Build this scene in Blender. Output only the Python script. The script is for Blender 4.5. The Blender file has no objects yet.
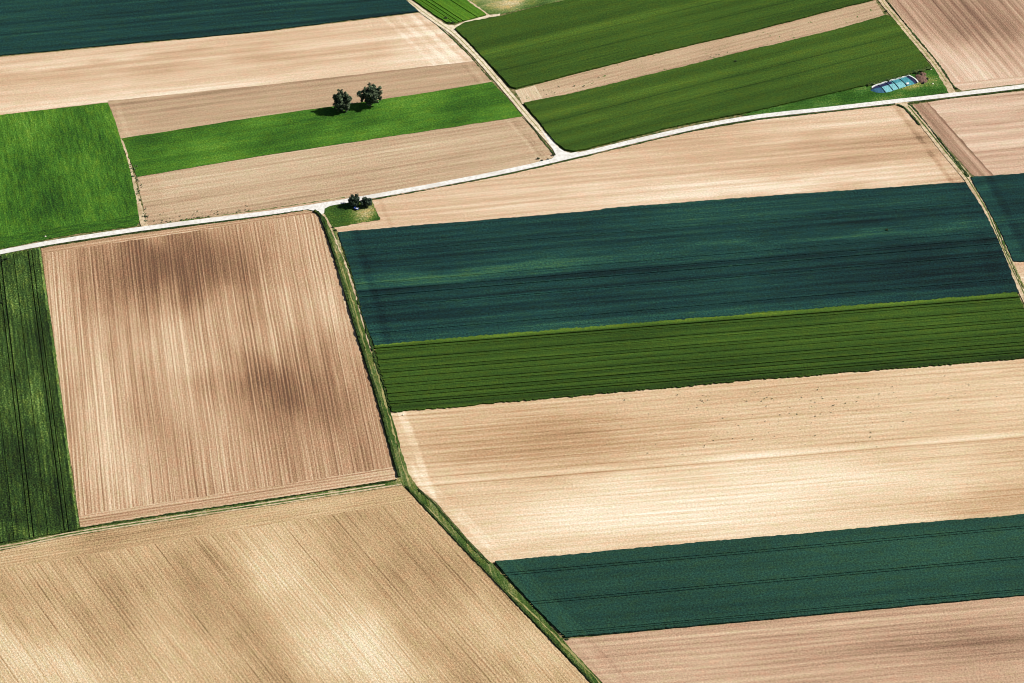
import bpy, bmesh, math, random
from mathutils import Vector, noise as mn
random.seed(7)
R = math.radians
scene = bpy.context.scene
COL = scene.collection

# ------------------------------------------------------------------ camera
W_, H_, F_ = 1024.0, 683.0, 2741.0
PITCH, DIST = R(40.0), 1371.0
CAM = Vector((0, -DIST*math.cos(PITCH), DIST*math.sin(PITCH)))
cd = bpy.data.cameras.new('camera'); cam = bpy.data.objects.new('camera', cd); COL.objects.link(cam)
cam.location = CAM; cam.rotation_euler = (math.pi/2-PITCH, 0, 0)
cd.sensor_width = 36.0; cd.lens = F_/W_*36.0; cd.clip_start = 5.0; cd.clip_end = 200000.0
scene.camera = cam

# ------------------------------------------------------------------ light
SUN_EL, SUN_AZ = R(42.0), R(5.0)           # azimuth measured from +X towards +Y
w = bpy.data.worlds.new('World'); scene.world = w; w.use_nodes = True
nt = w.node_tree; nt.nodes.clear()
sky = nt.nodes.new('ShaderNodeTexSky'); sky.sky_type = 'NISHITA'; sky.sun_disc = False
sky.sun_elevation = SUN_EL; sky.sun_rotation = math.pi/2-SUN_AZ
bg = nt.nodes.new('ShaderNodeBackground'); bg.inputs[1].default_value = 0.05
wo = nt.nodes.new('ShaderNodeOutputWorld')
nt.links.new(sky.outputs[0], bg.inputs[0]); nt.links.new(bg.outputs[0], wo.inputs[0])
sl = bpy.data.lights.new('sun', 'SUN'); sl.energy = 5.0; sl.angle = R(0.5); sl.color = (1.0, 0.965, 0.91)
so = bpy.data.objects.new('sun', sl); COL.objects.link(so)
sd = Vector((math.cos(SUN_EL)*math.cos(SUN_AZ), math.cos(SUN_EL)*math.sin(SUN_AZ), math.sin(SUN_EL)))
so.rotation_euler = sd.to_track_quat('Z', 'Y').to_euler(); so.location = (300, 0, 400)
scene.view_settings.view_transform = 'Standard'; scene.view_settings.look = 'None'
scene.view_settings.gamma = 1.0; scene.view_settings.use_curve_mapping = False
scene.view_settings.exposure = 0.42
scene.render.engine = 'CYCLES'
scene.cycles.max_bounces = 4
scene.cycles.pixel_filter_type = 'BLACKMAN_HARRIS'; scene.cycles.filter_width = 1.05

# ------------------------------------------------------------------ helpers: survey points on the ground
def P(x, y, z=0.0):
    """ground position (metres) of a surveyed point of the aerial photograph"""
    cx, cy = (x-W_/2)/F_, -(y-H_/2)/F_
    d = Vector((cx, cy*math.sin(PITCH)+math.cos(PITCH), cy*math.cos(PITCH)-math.sin(PITCH)))
    t = (z-CAM.z)/d.z
    return CAM + d*t
def Pxy(x, y):
    p = P(x, y); return (p.x, p.y)
EXPO = 1.36
def lin(c):
    c /= 255.0
    return c/12.92 if c <= .04045 else ((c+.055)/1.055)**2.4
TINT = (1.0, 1.0, 1.0)
def C(r, g, b):
    return (min(lin(r)/EXPO, .85), min(lin(g)/EXPO, .85), min(lin(b)/EXPO, .85), 1)

# ------------------------------------------------------------------ node helper
class G:
    def __init__(s, name):
        s.m = bpy.data.materials.new(name); s.m.use_nodes = True
        s.t = s.m.node_tree; s.t.nodes.clear()
        s.pos = s.t.nodes.new('ShaderNodeNewGeometry').outputs['Position']
        sx = s.t.nodes.new('ShaderNodeSeparateXYZ'); s.t.links.new(s.pos, sx.inputs[0])
        s.X, s.Y, s.Z = sx.outputs
    def set(s, inp, v):
        if isinstance(v, (int, float)):
            inp.default_value = v
        elif isinstance(v, (tuple, list)):
            inp.default_value = v
        else: s.t.links.new(v, inp)
    def m_(s, op, a, b=0.0, c=None, clamp=False):
        n = s.t.nodes.new('ShaderNodeMath'); n.operation = op; n.use_clamp = clamp
        s.set(n.inputs[0], a); s.set(n.inputs[1], b)
        if c is not None: s.set(n.inputs[2], c)
        return n.outputs[0]
    def add(s, a, b): return s.m_('ADD', a, b)
    def mul(s, a, b): return s.m_('MULTIPLY', a, b)
    def mad(s, a, b, c): return s.m_('MULTIPLY_ADD', a, b, c)
    def vec(s, x, y, z=0.0):
        n = s.t.nodes.new('ShaderNodeCombineXYZ')
        for i, v in enumerate((x, y, z)): s.set(n.inputs[i], v)
        return n.outputs[0]
    def noise(s, v, scale=1.0, detail=2.0, rough=.5, out=0):
        n = s.t.nodes.new('ShaderNodeTexNoise'); n.noise_dimensions = '2D'
        s.set(n.inputs['Vector'], v); n.inputs['Scale'].default_value = scale
        n.inputs['Detail'].default_value = detail; n.inputs['Roughness'].default_value = rough
        return n.outputs[out]
    def smooth(s, v, a, b, lo=0.0, hi=1.0):
        n = s.t.nodes.new('ShaderNodeMapRange'); n.interpolation_type = 'SMOOTHSTEP'
        if a > b: a, b, lo, hi = b, a, hi, lo
        s.set(n.inputs[0], v)
        for i, q in enumerate((a, b, lo, hi)): s.set(n.inputs[i+1], q)
        return n.outputs[0]
    def mix(s, f, a, b, mode='MIX'):
        n = s.t.nodes.new('ShaderNodeMix'); n.data_type = 'RGBA'; n.blend_type = mode
        s.set(n.inputs[0], f); s.set(n.inputs[6], a); s.set(n.inputs[7], b)
        return n.outputs[2]
    def fmix(s, f, a, b):
        n = s.t.nodes.new('ShaderNodeMix'); n.data_type = 'FLOAT'
        s.set(n.inputs[0], f); s.set(n.inputs[2], a); s.set(n.inputs[3], b)
        return n.outputs[0]
    def ramp(s, f, stops):
        n = s.t.nodes.new('ShaderNodeValToRGB'); e = n.color_ramp.elements
        while len(e) < len(stops): e.new(.5)
        for i, (p, c) in enumerate(stops): e[i].position = p; e[i].color = c
        s.set(n.inputs[0], f); return n.outputs[0]
    def out(s, col, rough=.95, h=None, strength=.6, dist=.2, spec=.1, metal=0):
        b = s.t.nodes.new('ShaderNodeBsdfPrincipled'); o = s.t.nodes.new('ShaderNodeOutputMaterial')
        s.set(b.inputs['Base Color'], col); s.set(b.inputs['Roughness'], rough)
        b.inputs['Specular IOR Level'].default_value = spec; b.inputs['Metallic'].default_value = metal
        if h is not None:
            bp = s.t.nodes.new('ShaderNodeBump'); bp.inputs['Strength'].default_value = strength
            bp.inputs['Distance'].default_value = dist
            s.set(bp.inputs['Height'], h); s.t.links.new(bp.outputs[0], b.inputs['Normal'])
        s.t.links.new(b.outputs[0], o.inputs[0]); return s.m

def axes(a, b):
    a, b = P(*a), P(*b); d = (b-a); d.z = 0; d.normalize()
    return (d.x, d.y), (-d.y, d.x)

seedn = [0]
def field_mat(name, row, stops, base=.5, streak=.5, fine=.3, line=(3.0, .06), grain=.35, patch=.3, blobs=(),
              heads=(), bump=.5, bdist=.25, streak_w=.14, fine_w=.95, tint=None, bands=(), gscale=1.1, patch_s=.012, cdots=None, lenf=1.0, blobwob=22.0, soilhue=None, edges=(), pix=None, tram=()):
    """rows running along `row`, soil or canopy tone chosen from `stops`.
    blobs: (px,py, half length along rows m, half width across rows m, amount) - real patches of paler or darker ground
    heads: (pxA, pxB, width m, tone shift) - headland strips worked parallel to a field edge
    bands: (px,py, halfwidth m, amount, softness) - stripes that run the whole row length"""
    g = G(name); seedn[0] += 37.3; sd_ = seedn[0]
    if soilhue is None: soilhue = stops[2][1][0] > stops[2][1][1]
    if pix is None: pix = .24 if soilhue else .46
    if soilhue: bump *= .75; streak *= .8
    (dx, dy), (nx, ny) = axes(*row)
    u = g.add(g.mul(g.X, dx), g.mul(g.Y, dy)); v = g.add(g.mul(g.X, nx), g.mul(g.Y, ny))
    headmask = None; shift = None
    for (a, b, wd, sh) in heads:
        (hx, hy), (mx, my) = axes(a, b); pa = P(*a)
        dist = g.add(g.mul(g.X, mx), g.mad(g.Y, my, -(pa.x*mx+pa.y*my)))
        dist = g.m_('ABSOLUTE', dist)
        wob = g.mad(g.noise(g.pos, .15, 1.0), 1.6, wd-.8)
        msk = g.m_('LESS_THAN', dist, wob)
        hu = g.add(g.mul(g.X, hx), g.mul(g.Y, hy)); hv = g.add(g.mul(g.X, mx), g.mul(g.Y, my))
        u = g.fmix(msk, u, hu); v = g.fmix(msk, v, hv)
        q = g.mul(msk, sh); shift = q if shift is None else g.add(shift, q)
    wob = g.noise(g.vec(g.mul(u, .01), g.mul(v, .02), 0), 1.0, 2.0)
    v2 = g.mad(wob, 1.6, v)
    uu = g.add(u, sd_*13)
    n1 = g.noise(g.vec(g.mul(uu, .0035*lenf), g.mul(v2, streak_w)), 1.0, 3.0, .62)
    n2 = g.noise(g.vec(g.mad(uu, .02*lenf, 5.0), g.mul(v2, fine_w)), 1.0, 3.0, .75)
    n3 = g.noise(g.vec(g.mul(uu, 1.0), v2), gscale, 3.0, .65)
    n4 = g.noise(g.vec(g.mul(uu, patch_s*.6), g.mul(v, patch_s)), 1.0, 4.0, .55)
    f = g.mad(g.add(n1, -.5), streak*2, base)
    f = g.add(f, g.mul(g.add(n2, -.5), fine*2))
    f = g.add(f, g.mul(g.add(n3, -.5), grain*2))
    f = g.add(f, g.mul(g.add(n4, -.5), patch*2))
    if line:
        per, amp = line
        s_ = g.m_('SINE', g.mul(v2, 2*math.pi/per))
        am = g.noise(g.vec(g.mul(uu, .01), g.mul(v, .03)), 1.0, 1.0)
        f = g.add(f, g.mul(g.mul(s_, am), amp*2))
    if blobs:
        c = g.t.nodes.new('ShaderNodeTexNoise'); c.noise_dimensions = '2D'
        g.set(c.inputs['Vector'], g.vec(g.mul(u, .016), g.mul(v, .04))); c.inputs['Scale'].default_value = 1.0; c.inputs['Detail'].default_value = 3.0
        sx = g.t.nodes.new('ShaderNodeSeparateXYZ'); g.t.links.new(c.outputs[1], sx.inputs[0])
        bu = g.mad(sx.outputs[0], blobwob*3.5, g.add(u, -blobwob*1.75)); bv = g.mad(sx.outputs[1], blobwob*1.6, g.add(v, -blobwob*.8))
        for (px, py, ru, rv, am) in blobs:
            if am < 0 and soilhue: am *= .72
            ru *= 1.15; rv *= 1.35; am *= .9
            p = P(px, py); u0 = p.x*dx+p.y*dy; v0 = p.x*nx+p.y*ny
            a = g.mul(g.add(bu, -u0), 1/ru); b = g.mul(g.add(bv, -v0), 1/rv)
            d = g.m_('SQRT', g.add(g.mul(a, a), g.mul(b, b)))
            f = g.add(f, g.smooth(d, 1.0, 0.0, 0.0, am))
    for (px, py, hw, am, soft) in bands:
        p = P(px, py); v0 = p.x*nx+p.y*ny
        d = g.m_('ABSOLUTE', g.add(v2, -v0-.8))
        k = g.noise(g.vec(g.mul(uu, .02), v0), 1.0, 2.0)
        f = g.add(f, g.mul(g.smooth(d, hw+soft, hw, 0.0, am), g.smooth(k, .2, .6, .35, 1.15)))
    for (per, wd, am) in tram:      # sparse wheel lines, broken where the soil hides them
        fr = g.m_('FRACT', g.mul(g.mad(g.noise(g.vec(v, .5), .6, 1.0), .0, v2), 1/per))
        d = g.mul(g.m_('ABSOLUTE', g.add(fr, -.5)), per)
        idn = g.m_('FLOOR', g.mul(v2, 1/per))
        k = g.noise(g.vec(g.mul(uu, .012), g.mul(idn, 7.3)), 1.0, 3.0, .7)
        f = g.add(f, g.mul(g.smooth(d, wd*1.6, wd*.4, 0.0, am), g.smooth(k, .42, .58, 0.0, 1.2)))
    for (a, b, hw, am, soft) in edges:
        (hx, hy), (mx, my) = axes(a, b); pa = P(*a)
        d = g.m_('ABSOLUTE', g.mad(g.noise(g.pos, .1, 2.0), 1.5, g.add(g.mul(g.X, mx), g.mad(g.Y, my, -(pa.x*mx+pa.y*my)-.75))))
        k = g.noise(g.vec(g.mul(g.X, .09), g.mul(g.Y, .09)), 1.0, 2.0)
        f = g.add(f, g.mul(g.smooth(d, hw+soft, hw, 0.0, am), g.smooth(k, .3, .6, .4, 1.1)))
    if shift is not None: f = g.add(f, shift)
    col = g.ramp(f, stops)
    # slight hue drift so that no two square metres share a colour
    hn = g.noise(g.vec(g.mul(uu, .12), g.mul(v, .3)), 1.0, 4.0, .75)
    col = g.mix(1.0, col, g.ramp(hn, [(.3, (1.06, .97, .95, 1)), (.5, (1, 1, 1, 1)), (.7, (.95, 1.0, .92, 1))] if soilhue else [(.3, (1.2, 1.0, .8, 1)), (.5, (1, 1, 1, 1)), (.7, (.9, 1.0, 1.14, 1))]), 'MULTIPLY')
    pn = g.noise(g.vec(g.mad(uu, .55, 31.0), v), 1.7, 2.0, .85)
    col = g.mix(1.0, col, g.ramp(pn, [(.25, (1-pix,)*3+(1,)), (.5, (1, 1, 1, 1)), (.75, (1+pix*.85,)*3+(1,))]), 'MULTIPLY')
    if cdots:   # sparse dry / dark plants
        vo = g.noise(g.pos, cdots[0], 2.0, .7); col = g.mix(g.smooth(vo, cdots[1], cdots[1]+.05), col, cdots[2])
    hgt = g.add(g.add(g.mul(n2, .9), g.mul(n3, 1.4)), g.mul(n1, .5))
    return g.out(col, .95, hgt, bump, bdist)

# ------------------------------------------------------------------ mesh helpers
def link(name, me, mat, label=None, kind=None, cat=None, group=None, parent=None):
    o = bpy.data.objects.new(name, me); COL.objects.link(o)
    if mat: me.materials.append(mat)
    if label: o['label'] = label
    if kind: o['kind'] = kind
    if cat: o['category'] = cat
    if group: o['group'] = group
    if parent: o.parent = parent
    return o
def dens(pts, step, closed=True, jit=0.0, seed=0):
    """subdivide a ground outline and make it slightly uneven"""
    out = []; n = len(pts); rng = random.Random(seed)
    for i in range(n if closed else n-1):
        a, b = Vector(pts[i]), Vector(pts[(i+1) % n]); L = (b-a).length
        k = max(1, int(L/step)); t = (b-a).normalized() if L > 0 else Vector((1, 0)); nn = Vector((-t.y, t.x))
        for j in range(k):
            p = a+(b-a)*(j/k)
            if j or not i or True:
                lowf = mn.noise(Vector((p.x*.05, p.y*.05, seed)))*jit*1.2
                p = p+nn*(rng.uniform(-jit, jit)*.7+lowf)
            out.append(p)
    if not closed: out.append(Vector(pts[-1]))
    return out
def spline(pts, n=8):
    """Catmull-Rom through 2D points"""
    p = [Vector(q) for q in pts]; p = [2*p[0]-p[1]]+p+[2*p[-1]-p[-2]]; out = []
    for i in range(1, len(p)-2):
        for j in range(n):
            t = j/n
            out.append(.5*((2*p[i])+(-p[i-1]+p[i+1])*t+(2*p[i-1]-5*p[i]+4*p[i+1]-p[i+2])*t*t+(-p[i-1]+3*p[i]-3*p[i+1]+p[i+2])*t**3))
    out.append(p[-2]); return out
zc = [0]
def sheet(name, outline_px, mat, z, label, kind='structure', cat=None, jit=.25, step=4.0, seed=None, parent=None):
    zc[0] += 1; seed = zc[0] if seed is None else seed
    pts = dens([Pxy(*q) for q in outline_px], step, True, jit, seed)
    bm = bmesh.new(); vs = [bm.verts.new((p.x, p.y, z)) for p in pts]
    f = bm.faces.new(vs); bmesh.ops.triangulate(bm, faces=[f])
    bmesh.ops.recalc_face_normals(bm, faces=bm.faces)
    if bm.faces and sum(f.normal.z for f in bm.faces) < 0: bmesh.ops.reverse_faces(bm, faces=bm.faces)
    me = bpy.data.meshes.new(name); bm.to_mesh(me); bm.free()
    return link(name, me, mat, label, kind, cat, parent=parent)
def canopy(name, outline_px, mat, h, label, row=None, grooves=(), jit=.35, step=1.6, z0=0.0, seed=None, cat=None, hvar=.02, world=False, raised=True):
    """a standing crop: top surface at plant height with real open wheel tracks, ragged walls round every edge"""
    zc[0] += 1; seed = zc[0] if seed is None else seed
    pts = [tuple(q) for q in outline_px] if world else [Pxy(*q) for q in outline_px]
    pts = dens(pts, step, True, jit, seed)
    bm = bmesh.new(); vs = [bm.verts.new((p.x, p.y, h)) for p in pts]
    f = bm.faces.new(vs); bmesh.ops.triangulate(bm, faces=[f])
    if row is not None:
        (dx, dy), (nx, ny) = axes(*row); rng = random.Random(seed)
        cuts = []
        for gr in grooves:
            px, py, wd = gr[:3]; p = P(px, py); v0 = p.x*nx+p.y*ny
            cuts.append((v0-wd/2, v0+wd/2))
            for e in (v0-wd/2, v0+wd/2):
                bmesh.ops.bisect_plane(bm, geom=bm.verts[:]+bm.edges[:]+bm.faces[:], dist=1e-5,
                                       plane_co=(nx*e, ny*e, 0), plane_no=(nx, ny, 0))
        dead = [f for f in bm.faces if any(a < f.calc_center_median().x*nx+f.calc_center_median().y*ny < b for a, b in cuts)]
        bmesh.ops.delete(bm, geom=dead, context='FACES')
    bmesh.ops.recalc_face_normals(bm, faces=bm.faces)
    for f in bm.faces:
        if f.normal.z < 0: f.normal_flip()
    be = [e for e in bm.edges if e.is_boundary]
    r = bmesh.ops.extrude_edge_only(bm, edges=be)
    nv = [v for v in r['geom'] if isinstance(v, bmesh.types.BMVert)]
    for v in nv: v.co.z = z0
    low = set(nv); rng = random.Random(seed+5)
    for v in bm.verts:
        if v not in low: v.co.z += rng.uniform(-hvar, hvar)*h
    bmesh.ops.recalc_face_normals(bm, faces=bm.faces)
    me = bpy.data.meshes.new(name); bm.to_mesh(me); bm.free()
    return link(name, me, mat, label, 'stuff', cat)
def ribbon_pts(center, wl, wr, n=6, jit=.0, seed=1, step=2.5):
    """outline (world) of a strip along a surveyed centre line; widths in metres, may be per-point lists"""
    c = [Pxy(*q) for q in center]
    s = spline(c, n); m = len(s)
    def wv(wd, i):
        if isinstance(wd, (int, float)): return wd
        t = i/(m-1)*(len(wd)-1); k = min(int(t), len(wd)-2); return wd[k]+(wd[k+1]-wd[k])*(t-k)
    L, Rr = [], []
    for i in range(m):
        t = (s[min(i+1, m-1)]-s[max(i-1, 0)]).normalized(); nn = Vector((-t.y, t.x))
        L.append(s[i]+nn*wv(wl, i)); Rr.append(s[i]-nn*wv(wr, i))
    return L, Rr
def ribbon(name, center, wl, wr, mat, z, label, kind='structure', jit=.12, n=6, cat=None, step=2.0):
    zc[0] += 1; seed = zc[0]
    L, Rr = ribbon_pts(center, wl, wr, n)
    L2 = dens(L, step, False, jit, seed); R2 = dens(Rr, step, False, jit, seed+3)
    pts = L2+R2[::-1]
    bm = bmesh.new(); vs = [bm.verts.new((p.x, p.y, z)) for p in pts]
    f = bm.faces.new(vs); bmesh.ops.triangulate(bm, faces=[f])
    bmesh.ops.recalc_face_normals(bm, faces=bm.faces)
    for f in bm.faces:
        if f.normal.z < 0: f.normal_flip()
    me = bpy.data.meshes.new(name); bm.to_mesh(me); bm.free()
    return link(name, me, mat, label, kind, cat)
def verge(name, center, wl, wr, mat, h, label, jit=.35, n=6, z0=0.0, hvar=.3, step=1.2):
    """tall grass along a surveyed line: a raised ragged strip"""
    zc[0] += 1
    L, Rr = ribbon_pts(center, wl, wr, n)
    pts = [tuple(p) for p in L]+[tuple(p) for p in Rr[::-1]]
    return canopy(name, pts, mat, h, label, jit=jit, step=step, z0=z0, hvar=hvar, world=True)

# ------------------------------------------------------------------ palettes (sunlit appearance -> base colour)
TAN = [(.0, C(132, 104, 78)), (.25, C(180, 146, 114)), (.5, C(206, 174, 140)), (.75, C(226, 200, 170)), (1., C(246, 232, 208))]
GREY = [(.0, C(122, 98, 74)), (.25, C(164, 136, 108)), (.5, C(190, 162, 130)), (.75, C(208, 184, 152)), (1., C(228, 212, 182))]
BROWN = [(.0, C(108, 79, 60)), (.25, C(149, 113, 84)), (.5, C(184, 147, 113)), (.75, C(210, 180, 146)), (1., C(234, 212, 180))]
PINK = [(.0, C(114, 86, 70)), (.25, C(160, 128, 104)), (.5, C(198, 165, 138)), (.75, C(218, 190, 164)), (1., C(234, 214, 190))]
OCHRE = [(.0, C(122, 97, 66)), (.25, C(168, 137, 99)), (.5, C(199, 168, 126)), (.75, C(219, 193, 153)), (1., C(238, 222, 190))]
CREAM = [(.0, C(150, 116, 82)), (.25, C(190, 154, 115)), (.5, C(217, 188, 151)), (.75, C(236, 215, 183)), (1., C(252, 242, 222))]
TEAL = [(.0, C(10, 27, 29)), (.25, C(18, 44, 44)), (.5, C(26, 61, 57)), (.75, C(38, 80, 67)), (1., C(64, 106, 72))]
TEALG = [(.0, C(13, 33, 30)), (.25, C(25, 52, 45)), (.5, C(37, 72, 58)), (.75, C(52, 92, 70)), (1., C(72, 112, 82))]
GREEN = [(.0, C(20, 34, 12)), (.25, C(42, 66, 20)), (.5, C(62, 90, 28)), (.75, C(84, 112, 36)), (1., C(122, 150, 48))]
BRITE = [(.0, C(30, 58, 20)), (.25, C(48, 87, 25)), (.5, C(69, 114, 32)), (.75, C(92, 138, 42)), (1., C(130, 168, 72))]
DARKG = [(.0, C(20, 30, 15)), (.25, C(36, 54, 23)), (.5, C(54, 78, 32)), (.75, C(80, 108, 46)), (1., C(132, 158, 80))]

# ------------------------------------------------------------------ base ground out to the horizon
def base_mat():
    g = G('farmland ground')
    r2 = g.m_('SQRT', g.add(g.mul(g.X, g.X), g.mul(g.add(g.Y, -80), g.add(g.Y, -80))))
    n = g.noise(g.pos, .35, 4.0, .6)
    near = g.ramp(n, [(.3, C(58, 78, 34)), (.5, C(112, 110, 66)), (.7, C(170, 146, 112))])
    # strip fields in the distance
    b = g.t.nodes.new('ShaderNodeTexBrick'); g.set(b.inputs['Vector'], g.vec(g.add(g.mul(g.X, .99), g.mul(g.Y, .15)), g.add(g.mul(g.Y, .99), g.mul(g.X, -.15))))
    b.inputs['Scale'].default_value = 1.0; b.inputs['Brick Width'].default_value = 340.0; b.inputs['Row Height'].default_value = 72.0
    b.inputs['Mortar Size'].default_value = 1.6; b.inputs['Color1'].default_value = (0, 0, 0, 1); b.inputs['Color2'].default_value = (1, 1, 1, 1)
    b.inputs['Mortar'].default_value = (.5, .5, .5, 1); b.offset = .37
    far = g.ramp(b.outputs[0], [(.0, C(26, 70, 70)), (.18, C(200, 168, 134)), (.4, C(54, 94, 28)), (.55, C(206, 176, 142)), (.8, C(170, 136, 110)), (1., C(62, 112, 30))])
    n2 = g.noise(g.vec(g.mul(g.X, .01), g.mul(g.Y, .3)), 1.0, 4.0, .6)
    far = g.mix(.35, far, g.ramp(n2, [(.3, (.3, .3, .3, 1)), (.7, (.7, .7, .7, 1))]), 'OVERLAY')
    return g.out(g.mix(g.smooth(r2, 372, 380), near, far), .95, n, .5, .2)
me = bpy.data.meshes.new('ground'); bm = bmesh.new()
S = 60000
for q in ((-S, -S), (S, -S), (S, S), (-S, S)): bm.verts.new((q[0], q[1], 0))
bm.faces.new(bm.verts); bm.to_mesh(me); bm.free()
link('ground', me, base_mat(), 'open farmland ground running out to the horizon', 'structure')

# ------------------------------------------------------------------ bare soil fields
z = .02
def soil(outline, mat, label, name='bare_field', **k):
    global z; z += .012
    return sheet(name, outline, mat, z, label, 'structure', **k)

top2 = [(-160, 72), (0, 57), (132, 44.3), (260, 32.4), (421, 12.5)]
soil(top2+[(433, 21.5), (446.9, 32.2), (460, 46), (474.5, 62), (260, 87), (108, 102.2), (0, 115), (-160, 133)],
     field_mat('pale tan harrowed soil', ((0, 100), (260, 72)), TAN, base=.60, streak=.42, fine=.16, grain=.22, patch=.12, line=(6.5, .04),
               blobs=((120, 68, 190, 12, -.26), (280, 55, 90, 8, -.08), (200, 85, 200, 9, .16), (40, 108, 120, 8, .16), (60, 62, 160, 6, .14), (440, 45, 30, 45, .2), (330, 40, 60, 10, .06)),
               edges=(((412, 17), (467, 68), 1.0, .16, 1.6), ((403, 22), (460, 74), .8, .14, 1.4), ((395, 28), (452, 80), .6, .12, 1.2), ((428, 26), (470, 64), .5, -.1, 1.0)), bump=.45),
     'long pale tan bare field below the topmost teal crop on the left')
soil([(108, 101), (260, 85.5), (475, 61), (484, 71), (492.5, 82.5), (410, 96.5), (250, 119), (121, 139.8), (114, 118)],
     field_mat('greyish brown soil', ((120, 110), (470, 66)), GREY, base=.47, streak=.26, fine=.18, grain=.2, patch=.08, line=(5, .05),
               blobs=((200, 97, 150, 7, -.12), (120, 120, 16, 40, .1)), edges=(((116, 101), (129, 139), .8, .1, 1.2), ((463, 64), (480, 85), .4, -.12, .8), ((467, 62), (485, 84), .4, .1, .8)),
               bands=((300, 81.3, .8, -.12, 1.4),)),
     'narrow greyish brown bare strip directly behind the two round trees')
soil([(136, 176.8), (260, 156.5), (510, 117.7), (523, 116.2), (532, 128), (546, 144), (556.5, 157), (500, 174), (350, 200), (250, 214), (147, 228), (143, 205)],
     field_mat('grey tan stubbly soil', ((150, 195), (500, 140)), GREY, base=.54, streak=.34, fine=.3, grain=.34, patch=.12, line=(3.4, .06),
               edges=(((147, 176), (157, 224), 4, -.07, 4), ((510, 117), (545, 160), .4, -.16, .7), ((514, 117), (549, 160), .4, -.14, .7), ((505, 117), (540, 160), .4, .1, .8)), blobs=((250, 205, 160, 7, -.16), (420, 150, 120, 12, .1), (200, 180, 60, 10, .05)),
               bump=.6),
     'grey tan bare field between the green tree meadow and the white road')
soil([(521, 101), (515, 90.5), (579, 73.2), (658, 53.2), (760, 29.6), (820, 13.9), (876, -1), (876, 1), (885, 16), (830, 32), (760, 48.5), (632, 80), (571, 94.5), (522.5, 104.5)],
     field_mat('tan fallow strip soil', ((540, 95), (860, 14)), GREY, base=.64, streak=.3, fine=.2, grain=.3, patch=.4, edges=(((600, 87), (860, 23), .6, -.16, 1.5),),
               heads=(((515, 90), (522, 103), 12, .12),), cdots=(.28, .70, C(92, 112, 58)), blobs=((600, 80, 120, 5, -.08),)),
     'thin tan fallow strip between the two deep green crop strips')
soil([(886.5, -2), (862, -42), (900, -160), (1200, -160), (1200, 64), (1024, 83.4), (962, 90.5), (955, 86.5), (934, 60), (905, 24)],
     field_mat('pinkish brown ploughed soil', ((900, 20), (970, 105)), PINK, base=.62, streak=.34, fine=.34, grain=.24, patch=.15, line=(5.2, .07), streak_w=.22, lenf=.4,
               blobs=((930, 5, 70, 60, -.36), (1000, 10, 90, 60, -.34), (975, 45, 45, 28, -.2), (1010, 85, 60, 40, .12), (960, 70, 50, 25, .1)), bump=.7,
               heads=(((956, 89), (1024, 82), 6, .08),)),
     'pinkish brown ploughed field at the far right beyond the white road')
soil([(338, 233), (329, 228), (380, 219), (371, 199), (510, 174.5), (568, 160.5), (658, 137.5), (760, 120), (850, 110.3), (895, 105.3), (905, 109.5), (916, 120.4), (938, 148), (962, 178), (966, 183.8), (760, 198.5), (600, 211.5), (510, 219.5)],
     field_mat('cream tan soil', ((510, 200), (900, 165)), TAN, base=.54, streak=.42, fine=.22, grain=.22, patch=.16, line=(4.4, .05), blobwob=14,
               blobs=((700, 190, 180, 12, .26), (870, 177, 120, 10, .22), (880, 145, 70, 18, -.17), (760, 150, 170, 14, -.05), (620, 160, 120, 14, -.1), (460, 205, 120, 12, -.14), (880, 122, 100, 10, .14), (800, 130, 100, 10, .1)),
               edges=(((897, 108), (952, 182), .8, -.16, 1.2), ((904, 112), (960, 184), 3.5, -.08, 3), ((379, 199), (389, 221), .6, -.1, 1.0)), bump=.45),
     'wide cream tan field between the curving white road and large teal crop')
soil([(906, 106), (950, 98.8), (1024, 91), (1200, 74), (1200, 156), (1024, 174), (976, 177), (972, 175), (942, 141), (918, 113)],
     field_mat('rosy tan striped soil', ((940, 140), (1024, 132)), PINK, base=.6, streak=.6, fine=.26, grain=.24, patch=.1, line=(5, .06),
               blobs=((1000, 140, 60, 14, .12), (990, 118, 60, 4, -.15)), heads=(((907, 103), (972, 176), 11, -.15),), bump=.5),
     'rosy tan striped field right of the forking farm track')
soil([(1013, 261.5), (1024, 261), (1200, 248), (1200, 330), (1040, 340), (1022, 287)],
     field_mat('tan corner soil', ((1020, 262), (1100, 255)), TAN, base=.6),
     'small tan corner of soil at the right edge below a teal crop')
soil([(389.6, 412), (510, 402), (760, 379.5), (1024, 358.8), (1200, 344), (1200, 497), (1024, 514.8), (760, 538), (640, 548.5), (491.5, 563.5), (470, 541.5), (450, 519), (436, 502.6), (419.5, 489.5), (408, 474), (396, 435)],
     field_mat('creamy sandy soil', ((500, 475), (1024, 432)), CREAM, base=.46, streak=.16, fine=.24, tram=((7.5, .2, -.14),), grain=.26, patch=.14, line=(3.2, .05), blobwob=16,
               blobs=((560, 435, 80, 26, -.44), (470, 450, 60, 30, -.06), (600, 470, 70, 6, -.16), (750, 486, 170, 22, .30), (900, 478, 100, 14, .16), (560, 508, 100, 14, .06), (520, 540, 90, 14, .08), (800, 530, 120, 16, .22), (650, 520, 120, 14, .2),
                      (990, 470, 70, 16, -.2), (1010, 505, 60, 12, -.24), (900, 505, 60, 8, -.08), (900, 415, 150, 20, .08), (1015, 380, 60, 20, .05), (720, 455, 80, 10, .1)),
               bands=((900, 444, .5, .16, 1.5), (1000, 435.5, 1.0, .06, 2.5), (900, 447.5, .15, -.16, .4)),
               edges=(((403, 420), (432, 500), 1.6, .22, 3.2), ((398, 420), (426, 490), .6, -.12, .6), ((434, 494), (500, 557), .8, .14, 1.2), ((441, 494), (508, 557), .5, .12, 1.0), ((410, 420), (439, 500), .4, -.1, .8)), bump=.45),
     'large cream sandy field right of the grass lane below the green crop')
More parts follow.
